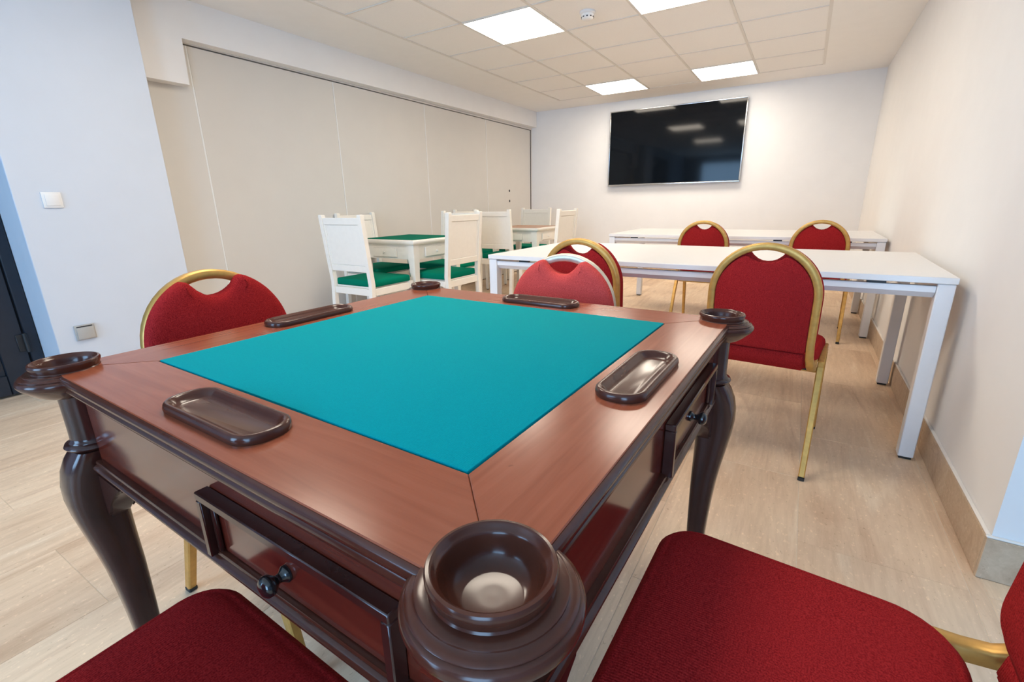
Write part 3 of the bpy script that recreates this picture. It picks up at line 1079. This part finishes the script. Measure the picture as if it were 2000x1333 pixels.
def make_white_chair(label):
    t = thing('white_chair', label, 'chair', group='white panelled chairs with green cushions')
    HWc, PW = 0.231, 0.036

    def ybk(z):
        return -0.205 - max(0.0, z - 0.45) * 0.09
    for s_ in (-1, 1):
        bm_ = bmesh.new()
        rg = []
        for z in (0.008, 0.25, 0.45, 0.70, 0.962):
            yc = ybk(z) - (0.03 * (0.45 - z) / 0.45 if z < 0.45 else 0)
            x0, x1 = sorted((s_ * HWc, s_ * (HWc - PW)))
            rg.append([(x0, yc - 0.018, z), (x1, yc - 0.018, z), (x1, yc + 0.018, z), (x0, yc + 0.018, z)])
        zc = 0.968
        yc = ybk(zc)
        rg.append([(x0 + .005, yc - 0.013, zc), (x1 - .005, yc - 0.013, zc), (x1 - .005, yc + 0.013, zc), (x0 + .005, yc + 0.013, zc)])
        b_rings(bm_, rg)
        p_ = mesh_obj('back_post', bm_, 'lacquer_white', t)
        bm_ = bmesh.new()
        b_lathe(bm_, [(0.001, 0.0), (0.012, 0.0), (0.012, 0.0078), (0.001, 0.0078)], (s_ * (HWc - PW / 2), ybk(0) - 0.03, 0), 12)
        mesh_obj('glide', bm_, 'rubber_black', p_)
        bm_ = bmesh.new()
        xc, yc = s_ * (HWc - 0.020), 0.205
        b_rings(bm_, [[(xc + u * k, yc + v * k, z) for u, v in ((-1, -1), (1, -1), (1, 1), (-1, 1))] for z, k in ((0.008, 0.015), (0.40, 0.019), (0.425, 0.019))])
        l_ = mesh_obj('front_leg', bm_, 'lacquer_white', t)
        bm_ = bmesh.new()
        b_lathe(bm_, [(0.001, 0.0), (0.012, 0.0), (0.012, 0.0078), (0.001, 0.0078)], (xc, yc, 0), 12)
        mesh_obj('glide', bm_, 'rubber_black', l_)
    xi = HWc - PW - 0.0005

    def slab(name, z0, z1, th, off=0.0):
        bm_ = bmesh.new()
        rg = []
        for z in (z0, z1):
            rg.append([(-xi, ybk(z) - th + off, z), (xi, ybk(z) - th + off, z), (xi, ybk(z) + th + off, z), (-xi, ybk(z) + th + off, z)])
        b_rings(bm_, rg)
        bmesh.ops.bevel(bm_, geom=bm_.edges[:], offset=0.003, segments=1, affect='EDGES')
        return mesh_obj(name, bm_, 'lacquer_white', t)
    slab('top_rail', 0.895, 0.946, 0.013)
    slab('lower_rail', 0.542, 0.592, 0.013)
    slab('back_panel', 0.5925, 0.8945, 0.007)
    for s_ in (-1, 1):
        x0, x1 = sorted((s_ * (HWc - PW - 0.001), s_ * (HWc - PW - 0.020)))
        bm_ = bmesh.new()
        b_rings(bm_, [[(x0, ybk(z) - 0.011, z), (x1, ybk(z) - 0.011, z), (x1, ybk(z) + 0.011, z), (x0, ybk(z) + 0.011, z)] for z in (0.593, 0.894)])
        mesh_obj('panel_stile', bm_, 'lacquer_white', t)
        x0, x1 = sorted((s_ * (HWc - 0.004), s_ * (HWc - 0.026)))
        box('seat_rail', 'lacquer_white', t, x0, x1, -0.186, 0.185, 0.362, 0.415, 0.002, 1)
    box('seat_rail', 'lacquer_white', t, -xi, xi, -0.218, -0.194, 0.362, 0.415, 0.002, 1)
    box('seat_rail', 'lacquer_white', t, -0.197, 0.197, 0.194, 0.218, 0.362, 0.415, 0.002, 1)
    bm_ = bmesh.new()
    ol = round_rect(0.218, 0.203, 0.02, 4, 0, 0.012)
    b_rings(bm_, [[(x, y, 0.4265) for x, y in inset(ol, 0.006)], [(x, y, 0.432) for x, y in ol], [(x, y, 0.462) for x, y in ol], [(x, y, 0.473) for x, y in inset(ol, 0.006)],
                  [(x, y, 0.477) for x, y in inset(ol, 0.018)], [(x * 0.5, y * 0.5, 0.481) for x, y in inset(ol, 0.018)]])
    mesh_obj('cushion', bm_, 'cushion_green', t, 50)
    box('seat_board', 'lacquer_white', t, -0.195, 0.195, -0.190, 0.190, 0.4155, 0.426)
    return t


# the origin is the seat centre; the back stands 0.25 m behind it
wc = make_white_chair('white panelled chair at the green felt table, its back towards the mahogany card table')
BK = 0.25


def white_at(o, x, y, face):
    """x, y: centre of the backrest top; face: heading in radians (0 faces +y)"""
    d = Vector((-math.sin(face), math.cos(face)))
    o.location = (x + d.x * BK, y + d.y * BK, 0)
    o.rotation_euler = (0, 0, face)


white_at(wc, 0.075, -0.905, 0.0)
for x, y, f, lab in ((-0.700, -0.090, -PI / 2, 'white panelled chair at the green felt table, backing against the sliding partition'),
                     (0.620, -0.094, PI / 2, 'white panelled chair at the green felt table, facing the sliding partition'),
                     (0.000, 0.655, PI, 'white panelled chair at the green felt table, mostly hidden behind another chair'),
                     (0.095, 1.120, 0.0, 'white panelled chair at the brown-topped table, its back towards the green felt table'),
                     (-0.703, 1.700, -PI / 2, 'white panelled chair at the brown-topped table, backing against the sliding partition'),
                     (-0.210, 2.700, PI, 'white panelled chair at the brown-topped table, backing onto the television wall'),
                     (0.880, 1.380, PI / 2, 'white panelled chair at the brown-topped table, beside the long white tables')):
    o = copy_tree(wc, (0, 0, 0), 0, lab)
    white_at(o, x, y, f)
